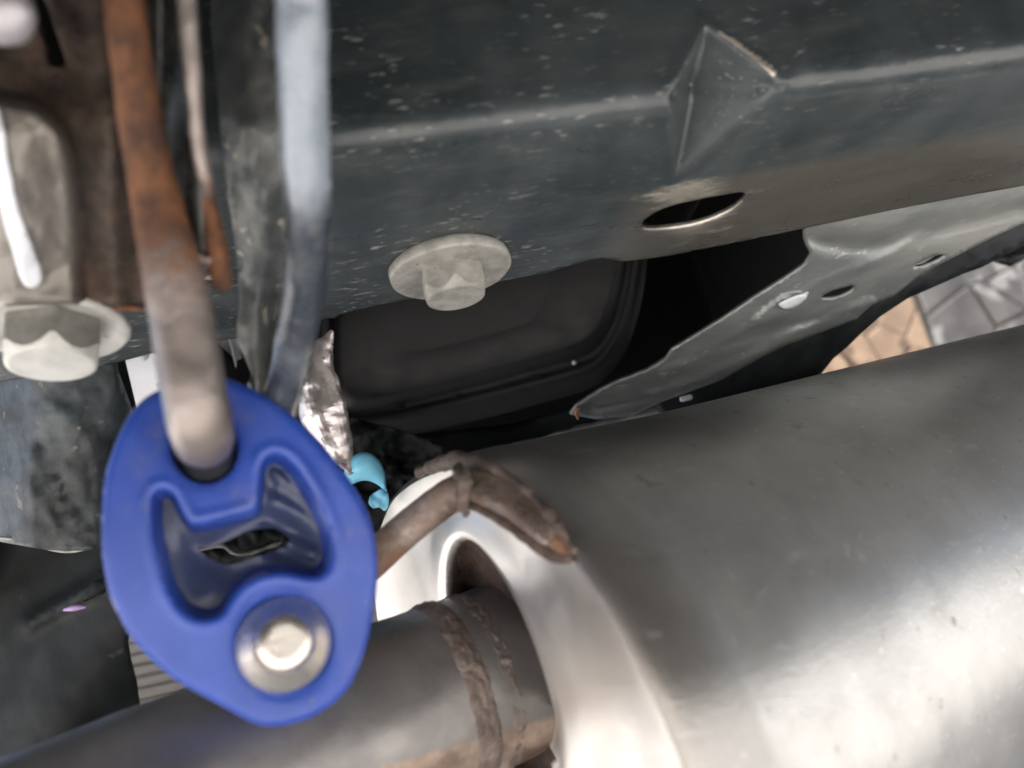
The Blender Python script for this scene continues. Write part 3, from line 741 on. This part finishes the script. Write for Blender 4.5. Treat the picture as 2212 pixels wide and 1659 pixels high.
# ------------------------------------------------------------------ body-side hanger: strap and glossy rod
def body_hanger():
    t = thing('body_hanger', 'dark blue grey steel strap with a glossy rod hanging beside the rusty bracket', 'hanger strap', tuple(W(600, 400, .19)))
    out = [(450, -420), (620, -420), (640, 300), (650, 560), (652, 700), (645, 900), (560, 900), (548, 820), (528, 770), (512, 740), (512, 700), (516, 650), (512, 560), (500, 470), (482, 350), (468, 200), (456, 60)]
    def fn(u, v):
        d = DB(u, v, .158, .212)+.006*((u-560)/80)**2*(.4 if v < 600 else 1)
        d += .0025*noise.fractal(Vector((u*.014, v*.007, 4)), 1, 2, 4)
        if v > 560:
            d += .009*math.exp(-((u-(600-(v-600)*.06))/26)**2)*sstep(v, 560, 700)
        return W(u, v, d)
    sheet('strap', out, fn, M_PLATE, t, step=9, thick=.003)
    pts = [(648, -420, .115, 56), (652, -60, .135, 56), (653, 80, .140, 56), (656, 220, .146, 54), (660, 330, .152, 53), (666, 430, .158, 51), (666, 520, .165, 49), (658, 610, .172, 47), (646, 700, .180, 44), (627, 790, .190, 40), (604, 880, .200, 36)]
    tube('strap_rod', [W(u, v, d) for u, v, d, _ in pts], [r*d/F for _, _, d, r in pts], M_BLADE, t, 28, 8, wear_sheen=lambda p, k: 1-.75*sstep(k, .40, .60), rough=.0003, rscale=150)
    return t
body_hanger()

# ------------------------------------------------------------------ blue isolator
PINS = []
def isolator():
    P0 = W(515, 1190, .181); AXI = (P0-Vector(EYE.tolist())).normalized()
    def WI(u, v): return on_plane(u, v, P0, AXI)
    zzo = lambda L_: np.array([(184+(x if x < 600 else x+(x-600)*.012)*.5, 783+y*.5) for x, y in L_])
    zz = lambda L_: np.array([(184+x*.5, 783+y*.5) for x, y in L_])
    outline = smooth_closed(zzo([(345, 96), (430, 60), (520, 46), (610, 56), (700, 95), (800, 150), (900, 225), (1000, 320), (1085, 425), (1160, 530), (1220, 640), (1250, 740), (1263, 850), (1260, 960), (1247, 1080), (1228, 1180), (1200, 1280), (1155, 1385), (1090, 1465), (1000, 1530), (900, 1568), (800, 1583), (720, 1565), (620, 1510), (500, 1445), (380, 1375), (280, 1290), (190, 1190), (130, 1080), (90, 980), (68, 850), (62, 720), (65, 600), (80, 480), (110, 380), (145, 295), (195, 205), (260, 140)]), 4)
    pocket = smooth_closed(zz([(300, 600), (318, 566), (350, 562), (380, 585), (405, 640), (440, 695), (480, 712), (560, 698), (660, 672), (730, 650), (757, 610), (762, 530), (772, 450), (800, 412), (840, 410), (890, 445), (950, 530), (1000, 620), (1040, 720), (1055, 800), (1045, 870), (1010, 908), (950, 912), (880, 898), (800, 898), (720, 925), (660, 970), (620, 1025), (590, 1072), (540, 1095), (480, 1093), (420, 1055), (375, 985), (345, 900), (320, 800), (303, 700)]), 4)
    slit = smooth_closed(zz([(470, 795), (520, 803), (600, 770), (690, 728), (750, 712), (830, 710), (878, 738), (900, 765), (870, 800), (800, 822), (720, 850), (650, 876), (590, 876), (540, 855), (500, 828)]), 2)
    c1 = np.array([442., 968.]); c2 = np.array([614., 1392.])
    holes_c = [(c1, 74, 60), (c2, 102, 60)]
    D0 = .182; px = D0/F
    rings = [densify(pocket, 7)]
    import mathutils
    cen = outline.mean(0)
    # offset rings for crisp shoulders
    def offs(poly, d):
        p = np.array(poly); t = np.roll(p, -1, 0)-np.roll(p, 1, 0); t /= np.linalg.norm(t, axis=1)[:, None]+1e-9
        nn = np.c_[t[:, 1], -t[:, 0]]; A = .5*np.sum(p[:, 0]*np.roll(p[:, 1], -1)-np.roll(p[:, 0], -1)*p[:, 1])
        return p+nn*d*(1 if A > 0 else -1)
    for d in (-24, -16, -10, -6, -3, 3, 6, 10, 18): rings.append(offs(pocket, d))
    for d in (-1, -2.5, -5, -9, -14, -21, -32): rings.append(offs(outline, d))
    for c, r, _ in holes_c:
        for k in (r-8, r-3, r, r+4, r+9, r+16):
            rings.append(np.array([c+k*np.array((math.cos(a), math.sin(a))) for a in np.linspace(0, 2*math.pi, 60, endpoint=False)]))
    V, T = cdt(outline, [slit], 7, rings=[r for r in rings])
    dO = dist_poly(V, outline); dP = dist_poly(V, pocket); inP = inside(V, pocket); dS = dist_poly(V, slit)
    dep = np.zeros(len(V)); wear_sheen = np.zeros(len(V))
    rb = 24.
    for i in range(len(V)):
        d = 0.
        if dO[i] < rb: d += (rb-math.sqrt(max(0, rb*rb-(rb-dO[i])**2)))*px
        s = dP[i] if inP[i] else -dP[i]
        g = sstep(s, -9, 9)
        d += .0095*g
        if s > 0:
            # membrane sinks toward the slit, with soft folds
            d += .0045*math.exp(-(dS[i]/45)**2)+.0010*math.sin(V[i][0]*.035+V[i][1]*.02)*sstep(s, 10, 50)+.0012*math.sin((V[i][0]*.5-V[i][1])*.09)*sstep(s, 5, 30)*sstep(V[i][0], 520, 600)
        wear_sheen[i] = sstep(s, -1, 12)*.9
        for c, r, dd in holes_c:
            rr = np.hypot(*(V[i]-c)); d += .016*(1-sstep(rr, r-9, r+1)); d += .0016*math.exp(-max(0, rr-r)/14)
            wear_sheen[i] = max(wear_sheen[i], 1-sstep(rr, r-6, r+2))
        # lip round pocket swells a little
        d -= .0005*math.exp(-((s+22)/10)**2)
        dep[i] = d
    # the plate leans: its lower left side is turned to the camera
    base = []
    for (u, v), d in zip(V, dep):
        base.append(WI(u, v)+AXI*d)
    t = thing('exhaust_isolator', 'blue polyurethane exhaust isolator hanger hooked on a steel rod, torn pocket in its middle', 'isolator', tuple(W(515, 1190, D0)))
    # outer wall, extruded backwards
    n = len(base); verts = list(base); faces = [tt[::-1] for tt in T]; wv = list(wear_sheen)
    od = densify(outline, 7); loop = []
    d2 = {tuple(np.round(p, 2)): i for i, p in enumerate(V)}
    for p in od:
        k = d2.get(tuple(np.round(p, 2)))
        if k is None: k = int(np.argmin(np.hypot(*(V-p).T)))
        if not loop or loop[-1] != k: loop.append(k)
    m_ = len(loop)
    prev = loop
    for e in (.003, .010, .018, .022):
        s = len(verts)
        for k in loop:
            c = np.array(V[k]); q = cen+(c-cen)*(1.0 if e < .02 else .97)
            verts.append(WI(q[0], q[1])+AXI*(rb*px+e)); wv.append(0)
        cur = list(range(s, s+m_))
        for i in range(m_):
            j = (i+1) % m_; faces.append((prev[i], cur[i], cur[j], prev[j]))
        prev = cur
    o = build('isolator_body', verts, faces, M_BLUE, t, True, wv)
    # barbed pin end poking through the lower hole
    # end of the muffler's own hanger rod, built under the muffler below
    a0 = WI(614, 1391)+AXI*.0012; a1 = a0+((Vector(EYE.tolist())-a0).normalized()+Vector((.02, 0, .03)))*.0150
    ax = (a1-a0).normalized(); u_ = ax.orthogonal().normalized(); v_ = ax.cross(u_)
    L_ = (a1-a0).length; prof = [(.0108, -.004), (.0114, 0), (.0114, .0008), (.0110, .0016), (.0100, .0028), (.0088, .0042), (.0076, .0056), (.0068, .0066), (.0064, .0078), (.0062, .0088), (.0056, .0093), (.0035, .0092), (.0012, .0092)]
    rr = []
    for r_, h_ in prof:
        rr.append([a0+ax*h_+u_*(r_*math.cos(a))+v_*(r_*math.sin(a)) for a in np.linspace(0, 2*math.pi, 48, endpoint=False)])
    PINS.append((rr, [.2+.5*(1 if k in (7, 8) else 0)*max(0, math.cos(i/48*6.28)) for k in range(len(prof)) for i in range(48)]))
    return t
M_PIN = steel_rust('pin steel', ((.54, .50, .44), (.70, .66, .60)), ((.20, .12, .06), (.36, .22, .12)), .6, .9, 120, (.16, .30))
isolator()

# ------------------------------------------------------------------ muffler
AX = Vector((0.92286998, 0.36643263, 0.1184826)).normalized()
PP = AX.cross(Vector((0, 0, 1))).normalized(); QQ = PP.cross(AX)
CM = W(1000, 1060, .235)
def mp(a, b, off=0): return CM+PP*a+QQ*b+AX*off
EC = smooth_closed([(-.079, .0100), (-.0436, .0145), (.000, .0100), (.0315, -.0042), (.0544, -.0287), (.0672, -.0572), (.0712, -.080), (.070, -.108), (.056, -.138), (.02, -.154), (-.05, -.156), (-.10, -.130), (-.130, -.095), (-.136, -.05), (-.118, -.010)], 10)
ECN = len(EC); ECC = np.array([-.03, -.065])
def offc(d):
    t = np.roll(EC, -1, 0)-np.roll(EC, 1, 0); t /= np.linalg.norm(t, axis=1)[:, None]
    nn = np.c_[t[:, 1], -t[:, 0]]
    if np.sum((EC-ECC)*nn) < 0: nn = -nn
    return EC+nn*d
def muffler():
    t = thing('muffler', 'large dull stainless muffler with a bright end plate, brown pipe and welded hanger rod', 'muffler', tuple(mp(-.03, -.065)))
    def ring(d, off): return [mp(a, b, off) for a, b in offc(d)]
    rs = [ring(-.0030, -.0002), ring(-.0012, .0008), ring(0, .0030), ring(.0008, .0060), ring(.0012, .0110), ring(.0012, .020), ring(.0002, .024), ring(.0008, .030), ring(.0000, .05)]
    k = .09
    while k < .46: rs.append(ring(-.0012, k)); k += .03
    rs += [ring(-.002, .47), ring(-.006, .478), ring(-.03, .48)]
    nb = len(rs)
    wv = []
    for i, r in enumerate(rs):
        wv += [(.9-.12*i if i < 6 else 0)]*ECN
    loft('muffler_shell', rs, M_MUF, t, wear_sheen=wv)
    # end plate: bright outer band, sunken ring and neck round the pipe
    pc = np.array([-.030, -.0590])
    def circ(c, r, off, flat=1):
        out = []
        for p in EC:
            a = math.atan2(p[1]-ECC[1], p[0]-ECC[0]); out.append(mp(c[0]+r*math.cos(a), c[1]+r*math.sin(a), off))
        return out
    rc = np.array([-.0135, -.0565])
    def ell(a, k=1.0): return rc+np.array((.0300*math.cos(a), .0430*math.sin(a)))*k
    def lerp(f, off, k=1.0):
        out = []
        for p, e in zip(EC, offc(-.003)):
            a = math.atan2(p[1]-rc[1], p[0]-rc[0]); q = e*(1-f)+ell(a, k)*f; out.append(mp(q[0], q[1], off))
        return out
    def inn(f, off, r=.0270):
        out = []
        for p in EC:
            a = math.atan2(p[1]-rc[1], p[0]-rc[0]); c = pc+r*np.array((math.cos(a), math.sin(a))); q = ell(a)*(1-f)+c*f; out.append(mp(q[0], q[1], off))
        return out
    plate = [lerp(0, -.0002), lerp(.10, .0000), lerp(.22, .0010), lerp(.45, .0014), lerp(.7, .0006), lerp(.88, -.0008), lerp(.97, -.0006), inn(.02, .0004), inn(.10, .0035), inn(.25, .0065), inn(.5, .0090), inn(.8, .0100), inn(1, .0105)]
    wv = []
    for i, r in enumerate(plate):
        w_ = {6: .30, 7: .5, 8: .8, 9: .95, 10: .95, 11: .95, 12: .9}.get(i, .08)
        for k_, q in enumerate(r):
            e = EC[k_]; ww = w_
            if i <= 5 and e[1] > -.02 and e[0] > -.05: ww += .18*(i/5)
            if i > 5 and (q-mp(.005, -.09, 0)).length < .022: ww = .1
            wv.append(ww)
    loft('end_plate', plate, M_END, t, wear_sheen=wv, flip=True)
    # pipe with rough welded collars
    c0 = mp(pc[0], pc[1], .008)
    a_ = mp(pc[0], pc[1], -.02)
    pp = [mp(pc[0], pc[1], .02), c0, a_, mp(pc[0], pc[1], -.05), mp(pc[0], pc[1], -.09), mp(pc[0], pc[1]-.0015, -.13), mp(pc[0], pc[1]-.004, -.20)]
    pr = [.0285]*7
    def pw(p, k):
        z = p[2]; c = noise.noise(Vector(p)*8)
        return .05+.75*sstep(.272-z, 0, .016)*sstep(p[0], -.12, -.05)
    tube('exhaust_pipe', pp, pr, M_PIPE, t, 64, 10, cap=False, wear_sheen=pw, rough=.0004, rscale=60)
    for nm, off, rr_, hw, hr in (('weld_collar', -.0125, .0286, .0046, .0018), ('weld_ring', -.0020, .0285, .0036, .0010)):
        V_, F_, wv = [], [], []; N_, M_ = 300, 26
        for i in range(N_):
            a = 2*math.pi*i/N_
            for j in range(M_):
                x = -1+2*j/(M_-1); q = Vector((math.cos(a)*.03*230, math.sin(a)*.03*230, x*1.4+off*900))
                e = hw*(1+.16*noise.noise(Vector((math.cos(a)*5, math.sin(a)*5, off*99+(x > 0)))))
                hgt = (1-abs(x)**4)*hr*.72*(1+.25*noise.noise(q*.35))+.0006*noise.fractal(q*1.6, 1, 2, 4)*(1-x*x)
                V_.append(mp(pc[0]+(rr_+hgt-.0006)*math.cos(a), pc[1]+(rr_+hgt-.0006)*math.sin(a), off+x*e)); wv.append(.38+.12*math.sin(a)+.15*noise.noise(q*.5))
        for i in range(N_):
            for j in range(M_-1):
                i2 = (i+1) % N_; F_.append((i*M_+j, i2*M_+j, i2*M_+j+1, i*M_+j+1))
        build(nm, V_, F_, M_WELD, t, True, wv)
    # rod welded to the rim, coming from behind the blue isolator
    E1 = [W(614, 1391, .200), W(660, 1370, .212), W(740, 1280, .222), W(800, 1215, .226), W(870, 1150, .226), W(935, 1098, .224), W(985, 1065, .219), W(1030, 1055, .213), W(1075, 1068, .207), W(1130, 1105, .200), W(1180, 1150, .192), W(1222, 1192, .186)]
    r1 = [.0052]*3+[.0054, .0054, .0054, .0053, .0052, .0054, .0050, .0040, .0018]
    def fl(k, a):
        s = sstep(k, .60, .72)
        return 1-.35*s*(abs(math.sin(a))**1.5) + .0*a
    def rw(p, k): return .46+.22*math.exp(-((k-.3)/.15)**2)+.5*sstep(k, .92, .98)-.35*math.exp(-((k-.84)/.08)**2)
    tube('hanger_stub', E1, r1, M_RODB, t, 36, 8, wear_sheen=rw, rough=.00025, rscale=160, flat=fl)
    po = loft('barbed_pin', PINS[0][0], M_PIN, t, cap_end=True, wear_sheen=PINS[0][1])
    po['label'] = 'silver barbed rod end seated in the lower hole of the blue isolator'
    # crimp ridge and weld bead lines
    tube('crimp_ridge', [W(985, 1008, .217), W(1000, 1030, .208), W(1002, 1060, .205), W(996, 1090, .206), W(1006, 1108, .209)], [.0012, .0022, .0024, .0018, .0008], M_WELD, t, 12, 6, wear_sheen=lambda p, k: .5, rough=.0014, rscale=350)
    tube('weld_bead', [W(1000, 1090, .2115), W(1040, 1100, .2065), W(1090, 1130, .2000), W(1140, 1165, .1935), W(1190, 1195, .1885), W(1228, 1207, .1850)], [.0010, .0012, .0014, .0014, .0022, .0012], M_WELD, t, 12, 8, wear_sheen=lambda p, k: .75, rough=.0004, rscale=200)
    tube('weld_bead', [W(905, 1020, .250), W(950, 1003, .238), W(990, 996, .228), W(1030, 1003, .219), W(1080, 1022, .2105), W(1140, 1065, .2015), W(1200, 1130, .190), W(1240, 1190, .1835)], [.0016, .0024, .0030, .0026, .0016, .0014, .0014, .0008], M_WELD, t, 12, 8, wear_sheen=lambda p, k: .5, rough=.0010, rscale=160)
    return t
muffler()

# ------------------------------------------------------------------ foil sleeve and cyan tape
def foil():
    pts = [(716, 716, .262, 3), (706, 735, .262, 8), (692, 760, .261, 22), (684, 800, .260, 33), (684, 850, .259, 40), (696, 900, .258, 42), (718, 950, .258, 34), (742, 992, .258, 24), (752, 1012, .259, 14)]
    o = tube('foil_sleeve', [W(u, v, d) for u, v, d, _ in pts], [r*d/F for _, _, d, r in pts], M_FOIL, None, 30, 8, rough=.0026, rscale=55)
    for p in o.data.polygons: p.use_smooth = False
    tag(o, 'crumpled silver foil sleeve hanging down between strap and black opening', 'foil sleeve')
foil()
def cyan():
    # a loop of tape seen from its side: the outer band and, under it, a torn tab
    top = smooth_open([(736, 1040), (752, 1000), (772, 980), (796, 978), (818, 994), (831, 1018), (834, 1052)], 6)
    bot = smooth_open([(745, 1052), (762, 1046), (776, 1040), (790, 1038), (806, 1042), (822, 1052), (832, 1066)], 6)
    V_, F_ = [], []; n = len(top); K = 7
    for i in range(n):
        for j in range(K):
            f = j/(K-1); p = top[i]*(1-f)+bot[i]*f
            V_.append(W(p[0], p[1], .285-.006*math.sin(math.pi*i/(n-1))+.004*(f-.5)**2*4))
    for i in range(n-1):
        for j in range(K-1): F_.append((i*K+j, i*K+j+1, (i+1)*K+j+1, (i+1)*K+j))
    t = thing('tape_loop', 'torn cyan tape loop peeking out right of the blue isolator', 'tape', tuple(W(790, 1010, .285)))
    o = build('tape_band', V_, F_, M_CYAN, t); s = o.modifiers.new('t', 'SOLIDIFY'); s.thickness = .0008
    sheet('tape_tab', smooth_closed([(800, 1072), (822, 1058), (838, 1064), (838, 1084), (832, 1104), (820, 1096), (806, 1098), (798, 1088)], 3), lambda u, v: W(u, v, .285+.004*noise.noise(Vector((u*.06, v*.06, 1)))), M_CYAN, t, step=6, thick=.0006)
cyan()
for o in list(bpy.data.objects):
    if '_org' in o.keys(): del o['_org']
